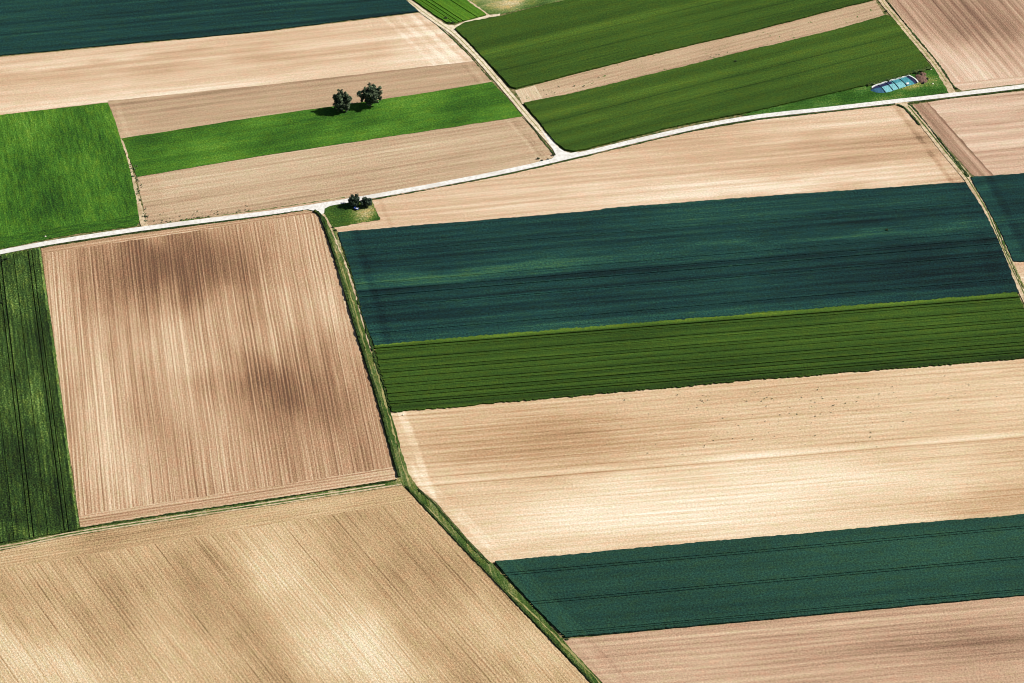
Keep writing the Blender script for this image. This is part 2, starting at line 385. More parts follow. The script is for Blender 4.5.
soil([(562, 640), (640, 632), (760, 621), (1024, 596), (1200, 580), (1200, 830), (700, 830), (602.7, 683)],
     field_mat('rosy brown soil', ((600, 660), (1024, 622)), [(.0, C(104, 78, 62)), (.25, C(153, 121, 97)), (.5, C(192, 158, 129)), (.75, C(213, 185, 153)), (1., C(236, 214, 184))],
               base=.52, streak=.36, fine=.24, grain=.24, patch=.14, line=(3.2, .05), blobwob=14,
               blobs=((1010, 640, 70, 16, -.3), (880, 648, 60, 10, -.12), (650, 665, 60, 20, .08), (750, 660, 90, 9, .05)), bands=((800, 627, .4, .1, .8),),
               edges=(((577, 641), (615, 683), .8, .08, 1.2), ((590, 641), (630, 683), .4, -.08, .8))),
     'rosy brown bare field in the bottom right corner')
soil([(-160, 572), (0, 551.5), (79, 531.5), (260, 506.5), (382, 488.5), (402, 485.5), (420, 504), (455.5, 541), (510, 598.5), (591, 683), (735, 835), (-160, 835)],
     field_mat('ochre seeded soil', ((200, 455), (405, 705)), OCHRE, base=.50, streak=.04, fine=.28, grain=.42, patch=.42, patch_s=.02, tram=((5.6, .26, -.17), (1.37, .2, -.07)), pix=.36, line=(1.75, .07), streak_w=.1, fine_w=.9, gscale=1.2, lenf=.6,
               blobs=((5, 650, 55, 26, .2), (50, 675, 60, 24, .14), (275, 545, 50, 22, .13), (300, 590, 60, 22, .13), (270, 590, 34, 30, .12), (375, 665, 50, 26, .26), (60, 565, 60, 28, -.22), (30, 600, 40, 18, -.14), (215, 560, 40, 18, -.12), (240, 630, 60, 22, -.26),
                      (390, 560, 70, 26, -.14), (430, 600, 60, 24, -.1), (340, 610, 40, 15, -.1), (130, 590, 60, 24, .04), (510, 630, 60, 16, .1)),
               heads=(((0, 551), (402, 485), 12, -.02),), bump=.75, bdist=.3),
     'vast ochre seeded field filling the bottom left')
soil([(40.8, 248), (140, 233.5), (260, 217.3), (304, 210), (313, 211.5), (320, 217), (330, 248), (339, 272), (360, 346), (378, 405), (400, 481), (385, 483.5), (250, 504), (150, 518), (80.5, 529.5), (68, 440), (55, 348)],
     field_mat('brown ploughed soil', ((200, 255), (236, 500)), BROWN, base=.52, streak=.2, fine=.60, grain=.34, patch=.16, line=(1.9, .10), streak_w=.2, fine_w=1.25, lenf=.35,
               blobs=((195, 262, 44, 64, -.52), (170, 280, 55, 34, -.14), (225, 300, 45, 34, -.22), (285, 388, 44, 42, -.52), (265, 370, 40, 20, -.15), (295, 440, 50, 18, -.15), (110, 285, 50, 18, -.12),
                      (245, 325, 50, 50, .12), (100, 350, 50, 30, .08), (300, 255, 60, 20, .2), (335, 320, 60, 12, .16), (105, 430, 90, 18, .26), (170, 350, 50, 14, .12), (200, 400, 70, 16, .12), (130, 480, 40, 22, .14), (60, 330, 80, 6, .16), (370, 430, 60, 12, -.08), (235, 470, 40, 14, .06)),
               heads=(((40.8, 248), (306, 209), 5, .0), ((80, 529), (398, 480), 9, .04)), bump=.75),
     'big reddish brown ploughed field with dark patches left of the grass lane')

# ------------------------------------------------------------------ grass surfaces
grass_m = field_mat('lane grass', ((322, 215), (400, 480)), [(.0, C(30, 52, 18)), (.3, C(56, 84, 32)), (.55, C(84, 106, 48)), (.8, C(132, 134, 82)), (1., C(186, 172, 128))],
                    base=.56, streak=.4, fine=.4, grain=.5, patch=.5, bump=.8, line=None, lenf=3, patch_s=.05)
tall_m = field_mat('tall verge grass', ((322, 215), (400, 480)), [(.0, C(14, 30, 10)), (.35, C(40, 60, 26)), (.65, C(68, 88, 42)), (1., C(118, 128, 72))],
                   base=.5, streak=.2, fine=.3, grain=.6, patch=.2, bump=.9, line=None)
patch_m = field_mat('rough meadow', ((325, 215), (380, 210)), [(.0, C(26, 46, 18)), (.3, C(50, 80, 28)), (.5, C(70, 104, 36)), (.7, C(128, 136, 72)), (.85, C(180, 166, 112)), (1., C(206, 190, 146))],
                    base=.40, streak=.1, fine=.1, grain=.45, patch=.15, bump=.9, line=None, blobwob=4,
                    blobs=((356, 216, 12, 9, .34), (366, 213, 7, 8, .26), (372, 206, 5, 9, .25), (342, 210, 7, 14, -.2), (330, 215, 7, 9, .0), (375, 219, 6, 5, -.15)))
meadow_m = field_mat('short bright meadow', ((150, 160), (500, 100)), BRITE, base=.48, streak=.2, fine=.14, grain=.5, patch=.45, line=None, bump=.6, patch_s=.045,
                     blobs=((480, 105, 30, 14, -.16), (150, 155, 20, 25, -.12), (250, 150, 160, 8, -.08), (340, 118, 10, 6, .12)), fine_w=.5)
scrub_m = field_mat('dry scrubby grass', ((470, 20), (560, 0)), [(.0, C(58, 84, 36)), (.3, C(92, 118, 56)), (.5, C(128, 140, 82)), (.75, C(186, 170, 118)), (1., C(222, 206, 164))],
                    base=.5, streak=.1, fine=.1, grain=.4, patch=.7, bump=.8, line=None, patch_s=.05, blobs=((500, 8, 25, 6, -.15), (540, 3, 30, 8, -.25), (500, 2, 18, 9, .25)))
sheet('meadow', [(121, 138.8), (250, 118.3), (410, 95.8), (492, 82), (508, 99), (523, 116.8), (510, 118.5), (250, 158), (137, 177.2), (130, 160)], meadow_m, .26,
      'bright green meadow strip carrying the two round trees', jit=.3)
sheet('grass_patch', [(322.5, 209), (336, 204.8), (348.8, 203), (371.7, 199), (376, 209), (380.5, 220), (360, 223.2), (333, 228)], patch_m, .27,
      'small rough grass patch at the road fork with bushes', jit=.5, step=1.5)
sheet('pond_verge', [(740, 116), (770, 108), (803, 99.5), (868, 85), (931, 67), (936, 69), (946.5, 81), (950, 92.6), (902, 99), (850, 106.5), (800, 111.5)],
      field_mat('verge grass by clamp', ((800, 108), (940, 92)), [(.0, C(26, 54, 16)), (.35, C(50, 92, 26)), (.6, C(74, 116, 44)), (.8, C(128, 138, 72)), (1., C(186, 172, 100))],
                base=.44, streak=.15, fine=.15, grain=.55, patch=.45, patch_s=.08, line=None, bump=.8, blobwob=3,
                blobs=((912, 88, 9, 3.5, .45), (922, 85, 7, 4, .38), (935, 80, 7, 8, .22), (900, 92, 9, 3, .15))), .28,
      'green grass verge around the teal covered clamp', jit=.4, step=2)
sheet('scrub_grass', [(465, -2), (487, 14.3), (500, 14.5), (566, 0), (700, -36), (640, -160), (330, -160), (392, -60)], scrub_m, .24,
      'pale dry scrubby grass at the top between two green fields', jit=.5)
# ------------------------------------------------------------------ roads
def gravel(name, col, dark, grain=.12):
    g = G(name); n = g.noise(g.pos, .5, 4.0, .7); n2 = g.noise(g.pos, .06, 3.0)
    c = g.mix(g.smooth(n, .35, .75), col, dark); c = g.mix(g.smooth(n2, .5, .7, 0, .5), c, dark)
    return g.out(c, .9, n, .4, .05)
road_m = gravel('white limestone gravel', C(243, 240, 233), C(214, 208, 196))
track_m = gravel('pale dirt track', C(240, 226, 198), C(196, 176, 140))
dirt_m = gravel('sandy dirt', C(222, 200, 166), C(166, 142, 104))
drygrass_m = gravel('dry median grass', C(176, 164, 108), C(112, 120, 66))
ROAD = [(-170, 289), (-80, 270), (0, 252.7), (39.5, 245), (80, 238.3), (139.6, 229.5), (200, 221.7), (260, 214.3), (310.6, 207.2), (371, 197), (440, 184.6), (510, 170.8), (568.5, 157.5), (612, 147), (658, 136), (706, 125.6), (760, 116.6), (830, 109), (902.5, 100.8), (960, 94.3), (1024, 86.6), (1100, 77), (1200, 64)]
ribbon('road', ROAD, 1.8, 1.8, road_m, .34, 'white gravel road curving across the whole picture', jit=.1)
R2 = [(300, -72), (360, -30), (406.8, 0.3), (422.5, 11.7), (439, 23.4), (451.8, 32.3), (462.5, 42), (478, 58), (494.5, 77), (510.6, 96), (526, 114.5), (541, 131.5), (552.2, 144), (560, 155)]
ribbon('farm_track', R2, 1.9, 1.9, track_m, .31, 'pale double farm track running up to the top left', jit=.12)
ribbon('track_median', R2[:-2], .28, .28, drygrass_m, .325, 'thin dry grass median between the wheel marks of the upper track', jit=.12)
sheet('road_junction', [(541, 130), (548.5, 137.5), (556, 146), (564, 151.8), (571, 153.5), (579, 152.2), (570, 157.5), (555, 160), (546, 163), (552.5, 158.5), (555.5, 154.5), (552, 148)], road_m, .328, 'white gravel mouth where the upper track meets the road', jit=.15, step=2)
sheet('track_mouth', [(438, 21), (447, 25), (455, 26), (466, 21.5), (489, 15.2), (500, 14), (500, 16), (489, 18), (468, 24.5), (459, 27.5), (455.5, 31), (459, 37), (452, 34)], track_m, .318, 'cream dirt side track leaving the upper farm track', jit=.3, step=2)
ribbon('footpath', [(488, 15.5), (478, 8.5), (465, -.5), (440, -20), (400, -60)], .9, .9, dirt_m, .30, 'thin sandy path along the edge of the small light green field', jit=.4)
# fork to the grass lane
sheet('road_junction', [(296, 209.5), (306, 209.3), (313, 211), (319.5, 216), (324, 213.5), (324.5, 209), (330, 206.3), (345, 203), (330, 202), (305, 206.5)], road_m, .332, 'white gravel mouth of the grass lane at the road', jit=.15, step=2)
# track on the right
TR = [(896, 102.5), (907.9, 106), (921.3, 121.8), (942.7, 148.5), (958, 167), (969.5, 182), (985.5, 208.5), (995, 230), (1003, 249), (1012.5, 270), (1024, 294), (1050, 350), (1110, 480)]
ribbon('farm_track', TR, 2.3, 2.3, dirt_m, .30, 'pale double farm track descending along the right edge', jit=.25)
ribbon('track_median', TR[1:], .35, .35, grass_m, .315, 'green grass median of the right farm track', jit=.2)
NE = [(852, -60), (866, -28), (881.5, 0), (904, 28), (920, 47), (935.5, 66), (946, 82), (953, 94.5)]
ribbon('farm_track', NE, 1.9, 1.9, dirt_m, .295, 'sandy farm track beside the pinkish ploughed field', jit=.35)
ribbon('track_median', NE[:-1], .35, .35, drygrass_m, .312, 'dry grass median of the sandy track at the upper right', jit=.2)
# grass lane in the middle
sheet('grass_lane', [(316, 212), (324.6, 210.5), (331, 224), (338.3, 232), (352.7, 275.4), (372.5, 346), (391, 413), (401, 450), (409, 474.4), (419, 490), (435.6, 503.4), (449.6, 519.8), (470, 542.5), (491, 563.5), (531, 605.5), (562, 639), (604, 685), (735, 826), (718, 835), (591, 683), (510, 598), (455, 540.5), (420, 503), (405, 486), (397, 478), (376, 399), (359, 345), (337, 268), (323, 222)],
      grass_m, .235, 'green grass lane cutting diagonally down the middle', jit=.35, step=1.6)
ribbon('wheel_track', [(322, 213), (329, 224), (340, 251), (351.5, 281), (363, 323), (371.5, 352)], .5, .45, dirt_m, .30, 'pale worn wheel mark along the upper right side of the grass lane', jit=.5)
ribbon('wheel_track', [(371, 349), (374, 360), (384, 398), (395, 437), (404, 470), (410, 487)], .4, .35, drygrass_m, .30, 'faded grassy wheel mark along the middle of the grass lane', jit=.6)
ribbon('wheel_track', [(335, 250), (347, 284), (358, 322), (367, 356), (379, 400), (389, 437), (397, 466)], .3, .3, drygrass_m, .30, 'thin grassy wheel mark beside the dark hedge line of the lane', jit=.5)
ribbon('wheel_track', [(418, 499), (440, 522), (470, 556), (505, 589), (540, 622), (580, 662), (610, 695)], .45, .45, drygrass_m, .30, 'pale worn wheel mark in the lower half of the grass lane', jit=.5)
LW = [(-160, 574), (0, 547.6), (40, 540), (80, 532), (160, 519.5), (260, 504.6), (330, 494), (385, 485.5), (404, 482.5)]
ribbon('grass_lane', LW, 2.3, 1.9, grass_m, .24, 'narrow grassy track between the left brown field and ochre field', jit=.3)
ribbon('wheel_track', [(x, y+2.0) for x, y in LW[:-1]]+[(402, 484.6)], .38, .38, dirt_m, .31, 'pale wheel mark along the near side of the narrow grassy track', jit=.15)
ribbon('wheel_track', [(x, y-.6) for x, y in LW[:-1]], .35, .35, dirt_m, .31, 'faint inner wheel mark of the narrow grassy track', jit=.2)
ribbon('wheel_track', [(121, 139.5), (127, 158), (131, 173), (135, 188), (139, 205), (143, 222), (145, 228)], [.4, .8, 1.5, 2.2], [.4, .8, 1.2, 2.2], dirt_m, .30, 'sandy strip between the left green field and the tan field', jit=.6)

# ------------------------------------------------------------------ crops
T1row = ((0, 57), (260, 32.4))
canopy('cereal_crop', [(-170, 71), (0, 56), (132, 43.6), (260, 31.8), (419, 12), (404, -1), (356, -36), (300, -75), (250, -150), (-170, -150)],
       field_mat('blue green crop', T1row, TEAL, base=.52, streak=.28, fine=.26, grain=.4, patch=.16, line=(6, .05), bands=((130, 41, 1.5, -.10, 3), (130, 24, .5, -.16, 1.2), (130, 31, .4, -.14, 1.0), (130, 13, .6, -.18, 1.2), (130, 2, .5, -.14, 1.2)), pix=.58),
       .6, 'blue green crop field in the top left corner', row=T1row, cat='crop')
canopy('grass_crop', [(-170, 134), (0, 115.5), (108, 103), (114, 119), (121, 140), (131, 173), (135.5, 196), (139.5, 222), (137, 226.5), (80, 233.5), (40, 241), (0, 249.5), (-170, 286)],
       field_mat('lush green crop', ((108, 103), (140, 224)), BRITE, base=.46, streak=.18, fine=.42, grain=.5, patch=.4, line=(4, .04), streak_w=.2, lenf=6.0, patch_s=.04,
                 heads=(((0, 249.5), (139, 226), 10, -.12),), blobs=((40, 200, 60, 60, -.06), (20, 140, 40, 40, .08)), bump=.7), .35,
       'lush bright green field at the left edge above the road', row=((108, 103), (140, 224)), cat='crop')
BR = ((435, 3.5), (461, 20.5))
canopy('cereal_crop', [(412, -1), (440, 19), (448, 23.3), (455, 23.4), (486.5, 15.3), (464.5, -1), (420, -36), (370, -80), (330, -60)],
       field_mat('light green crop', BR, [(.0, C(20, 44, 12)), (.3, C(50, 88, 20)), (.55, C(78, 122, 30)), (.8, C(104, 146, 42)), (1., C(140, 174, 66))], base=.5, streak=.22, fine=.2, grain=.25, patch=.2, lenf=3.0), .7,
       'small light green crop triangle at the top beside the upper track', row=BR, grooves=((455, 16.4, .6), (452, 18.2, .6), (470, 13.5, .55), (440, 14, .45)), cat='crop')
GR = ((540, 84), (870, 4))
canopy('cereal_crop', [(455, 30), (459, 26.8), (466, 23.5), (500, 17.5), (564, 1.5), (600, -8), (700, -36), (800, -62), (850, -44), (872, -8), (876, 0), (819.6, 14), (760, 29.8), (658, 53.4), (579, 73.3), (516, 89.3), (510.8, 88), (500, 76), (484, 59), (468, 42)],
       field_mat('deep green wheat', GR, GREEN, base=.45, streak=.12, fine=.18, grain=.26, patch=.12, line=(14, .03), bands=((640, 20, 2.5, .07, 5), (620, 40, 2, .06, 5), (600, 55, 2, .05, 5), (700, 5, 3, .08, 5), (600, 31, .2, -.14, .6), (600, 48, .2, -.14, .6), (700, 34, .2, -.12, .6)),
                 pix=.5), 1.1,
       'deep green crop strip above the thin fallow strip', row=GR, cat='crop')
canopy('cereal_crop', [(523.5, 104), (571, 94.8), (632, 80.3), (660, 73.5), (760, 48.8), (830, 32.3), (886, 16.2), (892, 19), (912, 43), (931, 68), (912, 74), (867.7, 86), (803.5, 100.5), (770, 108.5), (740, 115), (700, 122.2), (658, 131), (615, 142), (585, 150), (574, 152), (566, 151), (556, 144), (547, 133), (536, 119)],
       field_mat('deep green wheat lower', GR, GREEN, base=.44, streak=.14, fine=.18, grain=.26, patch=.12, line=(12, .04), bands=((700, 80, 2, .08, 5), (700, 92, 2.5, .09, 5), (700, 105, 2, .07, 5), (760, 62, 2, .06, 5), (700, 86, .2, -.14, .6), (700, 99, .2, -.14, .6)),
                 pix=.5), 1.1,
       'deep green crop strip bordering the white road near the teal clamp', row=GR, cat='crop')
BB = ((400, 285), (760, 255))
canopy('cereal_crop', [(338.3, 233), (510, 218.6), (560, 214.5), (600, 210.6), (606, 209.2), (760, 197.3), (965, 183), (980, 205), (998, 240), (1009, 267), (1018.8, 293.5), (760, 314.8), (500, 336.2), (374, 347), (363.3, 317.5), (350, 267.5)],
       field_mat('dark teal crop', BB, TEAL, base=.46, streak=.24, fine=.34, grain=.48, patch=.30, pix=.6, line=(5, .06), blobwob=10,
                 blobs=((450, 276, 90, 7, .34), (580, 262, 90, 5, .22), (400, 285, 40, 12, .14), (900, 232, 130, 3.5, .24), (760, 244, 120, 3, .16), (700, 225, 220, 14, .06), (650, 285, 160, 12, -.06), (900, 265, 100, 16, -.08), (700, 305, 200, 6, -.08), (960, 275, 40, 20, -.12)),
                 bands=((620, 322, 1.6, .14, 1.5), (620, 272, 1.5, -.2, 2), (620, 243, 1, -.14, 2), (620, 236, .8, -.1, 2), (620, 300, 1.5, -.12, 2), (620, 285, .5, -.2, .8)),
                 edges=(((343, 234), (376, 346), 2.0, .14, 5), ((356, 234), (390, 346), 1.0, -.1, 2), ((975, 205), (1008, 292), 4, -.1, 6))), .7,
       'large dark teal crop field in the centre right', row=BB, grooves=((450, 290.5, .5), (550, 293.5, .35), (560, 276, .35), (700, 306.5, .35), (640, 262, .3), (500, 243, .3)), cat='crop')
GB = ((500, 368), (760, 347))
canopy('cereal_crop', [(373.5, 346.3), (500, 335.3), (760, 314), (1019, 293), (1024, 303), (1060, 368), (1200, 560), (1200, 344), (1024, 359.3), (760, 380), (510, 402.4), (392.5, 412.8), (383, 380)] if False else
       [(373.5, 346.3), (500, 335.3), (760, 314), (1017, 293.2), (1024, 310), (1044, 357.5), (1024, 359.3), (760, 380), (510, 402.4), (392.5, 412.8), (383, 380)],
       field_mat('dark striped green crop', GB, GREEN, base=.40, streak=.14, fine=.3, grain=.24, patch=.1, line=(4.6, .07), bands=((620, 326.8, .5, .27, 2.4), (620, 391, 2.0, -.12, 3)),
                 pix=.4, blobs=((800, 335, 200, 10, .08),)), .9,
       'dark green crop strip with many wheel lines below the teal field', row=GB, step=.9, jit=.75,
       grooves=((620, 330.2, .8), (620, 333, .4), (620, 342, .45), (620, 345, .3), (620, 352, .4), (620, 355, .45), (620, 360.5, .35), (620, 367, .45), (620, 370, .35), (620, 376, .6), (620, 379.5, .45), (620, 384, .35), (620, 386.5, .6)), cat='crop')
canopy('cereal_crop', [(970.8, 178), (1024, 174), (1200, 158), (1200, 248), (1024, 262), (1013.6, 262), (1001.5, 235), (982.8, 200)],
       field_mat('teal crop right', ((980, 190), (1024, 186)), TEAL, base=.42, streak=.36, fine=.3, grain=.26, patch=.2, edges=(((977, 178), (1020, 262), 3, .16, 3), ((988, 178), (1031, 262), 1.5, -.12, 2))), .7,
       'teal crop corner at the right edge beyond the farm track', row=((980, 190), (1024, 186)), cat='crop')
TB = ((500, 575.6), (760, 551.9))
canopy('cereal_crop', [(495, 562.5), (640, 549), (760, 538.3), (1024, 515.3), (1200, 498), (1200, 579), (1024, 596), (760, 620.8), (640, 631.5), (565.5, 638.3), (531.6, 604.5), (506, 576)],
       field_mat('dark blue green crop', TB, TEALG, base=.48, streak=.16, fine=.14, grain=.42, patch=.16, line=None, heads=(((495, 562), (565, 638), 9, .05),)), 1.0,
       'dark blue green crop with three paired wheel lines at the lower right', row=TB, z0=0.0,
       grooves=((630, 563.2, .36), (630, 565.6, .34), (760, 582.2, .36), (760, 584.6, .34), (760, 615.2, .32), (760, 617.2, .28)), cat='crop')
DG = ((39.5, 340), (63, 520))
canopy('cereal_crop', [(-170, 292), (0, 256), (39.8, 248.7), (55, 348), (67, 440), (79.5, 527), (78, 530.5), (40, 537), (0, 543.5), (-170, 570)],
       field_mat('mottled dark green crop', DG, DARKG, base=.40, streak=.26, fine=.4, grain=.7, patch=.3, line=(2.2, .08), streak_w=.3, lenf=5.0, patch_s=.04, bump=.9,
                 blobs=((15, 290, 40, 14, .3), (40, 400, 50, 10, .34), (10, 395, 60, 8, .2), (20, 330, 40, 20, -.1), (15, 500, 70, 20, -.08), (5, 250, 10, 12, .3), (15, 533, 10, 20, .25), (45, 535, 8, 12, .2)),
                 heads=(((40, 249), (79.5, 527), 1.0, .35),)), .9,
       'mottled dark green crop at the left edge below the road', row=DG, grooves=((39.5, 340, .6), (43.5, 340, .5), (10.5, 340, .6), (6.7, 340, .5), (24, 340, .3), (1, 420, .3)), cat='crop')

# ------------------------------------------------------------------ tall grass verges that throw the dark lines
def off(pts, dx, dy): return [(x+dx, y+dy) for x, y in pts]
LEFTV = [(314, 211.8), (319.5, 216), (324, 226), (331, 246), (339, 271.5), (349.5, 308), (361, 346), (378.5, 402), (389, 441), (399, 478)]
verge('tall_grass', LEFTV, .8, .35, tall_m, 1.25, 'tall dark grass hedge line on the left side of the grass lane', jit=.18)
verge('tall_grass', [(406, 487), (420, 502.5), (455, 539.5), (510, 597), (591, 682), (735, 832)], .6, .35, tall_m, .7, 'tall grass along the lower left side of the grass lane', jit=.2)
verge('tall_grass', [(343, 247), (352, 274), (362, 312), (371.5, 346), (383, 383), (390, 408)], .5, .5, tall_m, .6, 'tall grass fringe between the grass lane and the teal crop', jit=.5)
verge('tall_grass', [(418, 489.5), (425, 496), (434, 504), (447.5, 519.8), (468, 543), (489.5, 564)], .5, .4, tall_m, .45, 'tall grass on the right side of the lane beside the cream field', jit=.25)
verge('tall_grass', off(LW[:-2], 0, -3.0)+[(385, 482.8), (397, 480.6)], .45, .3, tall_m, .7, 'dark grass ridge on the far side of the narrow grassy track')
verge('tall_grass', [(x, y+3.0) for x, y in ROAD[3:8]]+[(303, 210.8)], .35, .45, tall_m, .5, 'thin verge grass on the near side of the road at the left', z0=.0)
verge('tall_grass', [(x, y+3.0) for x, y in ROAD[9:18]]+[(893, 104.9)], .3, .35, tall_m, .35, 'thin verge grass on the near side of the road in the middle')
verge('tall_grass', [(910, 103.4)]+[(x, y+3.0) for x, y in ROAD[19:22]], .3, .5, tall_m, .6, 'thin verge grass on the near side of the road at the right')
verge('tall_grass', [(424.5, 16.2), (435, 23.8), (447.5, 34.2), (459.3, 45.5), (474.3, 61), (491, 80)], .25, .25, tall_m, .2, 'thin verge grass on the left side of the upper track')
verge('tall_grass', [(523, 117.5), (534, 130), (546, 145), (553.5, 154)], .3, .3, tall_m, .3, 'thin verge grass where the tan field meets the upper track')
verge('tall_grass', [(897, 104.6), (905, 108.5), (912, 116), (920, 125.5)], .3, .5, tall_m, .6, 'short verge grass at the head of the right track')
verge('tall_grass', [(908, 103.8), (914.5, 109.5), (928, 126), (943, 145), (956, 161.5), (968.5, 177.5)], .45, .35, tall_m, .6, 'green verge grass on the right side of the right track')
verge('tall_grass', [(975, 187), (988.5, 209), (998, 231), (1006, 250), (1016, 272), (1024, 289)], .4, .4, grass_m, .5, 'light verge grass beside the right track at the teal crop')
verge('tall_grass', [(885, -1), (897, 14), (912, 32.5), (926, 49), (940, 66.5), (951, 83), (955.5, 88.5)], .35, .35, tall_m, .5, 'green verge grass beside the pinkish ploughed field')
verge('tall_grass', [(868, 86.2), (885, 82), (900, 78), (915, 73.5), (931, 68.8)], .9, .7, tall_m, 1.2, 'unkempt hedge grass behind the teal clamp', jit=.9)
verge('tall_grass', [(148, 226), (180, 221), (220, 215.7), (255, 210.8), (300, 204.2), (345, 197.3)], .25, .25, grass_m, .12, 'thin verge grass on the far side of the road', jit=.5)

# ------------------------------------------------------------------ trees and bushes
def leaf_mat(name, a, b, c):
    g = G(name); n = g.noise(g.vec(g.add(g.X, g.Z), g.add(g.Y, g.mul(g.Z, .7))), .75, 2.0, .6)
    oi = g.t.nodes.new('ShaderNodeNewGeometry').outputs['Random Per Island']
    f = g.add(g.mul(g.add(n, -.5), 2.2), g.mad(oi, .5, .22))
    return g.out(g.ramp(f, [(.2, a), (.5, b), (.8, c)]), .7, spec=.25)
leaf_tree = leaf_mat('walnut leaves', (.014, .024, .010, 1), (.042, .066, .030, 1), (.16, .21, .11, 1))
leaf_bush = leaf_mat('bush leaves', (.010, .022, .012, 1), (.022, .042, .022, 1), (.075, .11, .07, 1))
leaf_shrub = leaf_mat('shrub leaves', (.012, .03, .008, 1), (.03, .055, .016, 1), (.06, .09, .03, 1))
weed_m = leaf_mat('weed leaves', (.07, .10, .04, 1), (.10, .13, .06, 1), (.16, .17, .09, 1))
gb = G('bark'); bark = gb.out(gb.ramp(gb.noise(gb.pos, 4, 3), [(.3, (.06, .045, .032, 1)), (.7, (.14, .11, .085, 1))]), .9)
def tube(bm, a, b, ra, rb, seg=8):
    a, b = Vector(a), Vector(b); d = (b-a).normalized(); s = d.orthogonal().normalized(); t = d.cross(s)
    A = [bm.verts.new(a+(s*math.cos(k*2*math.pi/seg)+t*math.sin(k*2*math.pi/seg))*ra) for k in range(seg)]
    B = [bm.verts.new(b+(s*math.cos(k*2*math.pi/seg)+t*math.sin(k*2*math.pi/seg))*rb) for k in range(seg)]
    for k in range(seg): bm.faces.new((A[k], A[(k+1) % seg], B[(k+1) % seg], B[k]))
    bm.faces.new(B)
def plant(name, px, clumps, trunk_h, tr, mat, label, cat, group=None, nleaf=2600, leaf=.55, seed=1, zb=0.0, nosway=False):
    """clumps: (dx, dy, dz, rx, rz) lobes of the crown in metres from the foot"""
    rng = random.Random(seed); base = P(*px)
    e = bpy.data.objects.new(name, None); COL.objects.link(e); e.location = (base.x, base.y, zb)
    e['label'] = label; e['category'] = cat
    if group: e['group'] = group
    bm = bmesh.new()
    tube(bm, (0, 0, -.3), (0, 0, trunk_h), tr*1.25, tr*.8)
    for (dx, dy, dz, rx, rz) in clumps:
        mid = Vector((dx*.4, dy*.4, trunk_h+(dz-trunk_h)*.45))
        tube(bm, (0, 0, trunk_h-.15), mid, tr*.55, tr*.35, 6); tube(bm, mid, (dx, dy, dz), tr*.35, tr*.08, 6)
    me = bpy.data.meshes.new('trunk'); bm.to_mesh(me); bm.free(); link('trunk', me, bark, parent=e)
    bm = bmesh.new()
    vol = [rx*rx*rz for *_, rx, rz in clumps]; tot = sum(vol)
    for (dx, dy, dz, rx, rz), vv in zip(clumps, vol):
        # sub-clumps on the lobe give the light and dark tufts
        subs = []
        for _ in range(max(8, int(34*(vv/tot)**.5*1.5))):
            d = Vector((rng.gauss(0, 1), rng.gauss(0, 1), rng.gauss(0, 1)+.15)).normalized()
            r = rng.uniform(.35, 1.0)
            subs.append((Vector((d.x*rx*r, d.y*rx*r, d.z*rz*r)), rng.uniform(.22, .40)*rx))
        n = int(nleaf*vv/tot)
        for _ in range(n):
            c, sr = rng.choice(subs)
            d = Vector((rng.gauss(0, 1), rng.gauss(0, 1), rng.gauss(0, 1))).normalized()*sr*rng.random()**.4
            p = Vector((dx, dy, dz))+c+d
            if p.z < .15: p.z = rng.uniform(.1, .5)
            nrm = (d.normalized()*.8+Vector((rng.gauss(0, .6), rng.gauss(0, .6), rng.gauss(0, .6)+.5))).normalized()
            s = nrm.orthogonal().normalized(); t = nrm.cross(s); a = rng.uniform(0, 6.28)
            s, t = s*math.cos(a)+t*math.sin(a), t*math.cos(a)-s*math.sin(a)
            k = leaf*rng.uniform(.5, 1.1); q = k*rng.uniform(.55, .9)
            bm.faces.new([bm.verts.new(p+s*k*.5), bm.verts.new(p+t*q*.5), bm.verts.new(p-s*k*.5), bm.verts.new(p-t*q*.5)])
    me = bpy.data.meshes.new('crown'); bm.to_mesh(me); bm.free(); link('crown', me, mat, parent=e)
    return e
plant('tree', (342.5, 111.5), [(0, 0, 8.0, 4.6, 4.2), (-2.6, .5, 7.8, 3.0, 2.8), (-1.0, .5, 12.0, 2.4, 2.0), (3.0, 0, 8.4, 2.7, 3.2), (3.2, -1, 5.2, 2.2, 2.0), (-2.4, -.6, 4.4, 2.8, 2.6), (2.0, -.6, 3.6, 2.8, 2.4), (0, .6, 3.2, 3.2, 2.4), (.4, -2, 6, 2.6, 2.6), (0, 2.4, 8, 2.6, 2.6), (1.6, .5, 10.6, 2.2, 2.0)],
      1.5, .42, leaf_tree, 'round tree with a knob on its crown, left of the meadow pair', 'tree', nleaf=17000, leaf=.75, seed=3, zb=.2)
plant('tree', (370.5, 106.0), [(0, 0, 8.0, 4.9, 3.9), (-3.9, .4, 7.6, 3.3, 3.0), (2.2, 0, 8.4, 4.2, 3.4), (4.0, .4, 9.6, 3.3, 2.8), (1.0, .8, 10.8, 3.2, 2.4), (-2.8, 0, 10.4, 2.3, 1.8), (4.4, -1, 6.8, 2.2, 2.0), (-1.8, -1.2, 4.6, 3.0, 2.6), (2.4, -1.0, 4.8, 2.8, 2.4), (.4, .4, 3.2, 3.4, 2.4), (0, 2.6, 7.5, 2.6, 2.4)],
      1.5, .45, leaf_tree, 'broader spreading tree, right of the meadow pair', 'tree', nleaf=21000, leaf=.75, seed=8, zb=.2)
plant('bush', (354.7, 206.0), [(0, 0, 3.4, 3.0, 3.1), (-1.2, 0, 4.6, 2.0, 2.1), (.9, 0, 5.2, 1.9, 1.9), (1.4, -.4, 2.4, 1.6, 1.8), (-1.4, -.4, 2.2, 1.7, 1.8)],
      1.0, .2, leaf_bush, 'taller dark bush at the road edge on the small grass patch', 'bush', nleaf=9000, leaf=.55, seed=12, zb=.2)
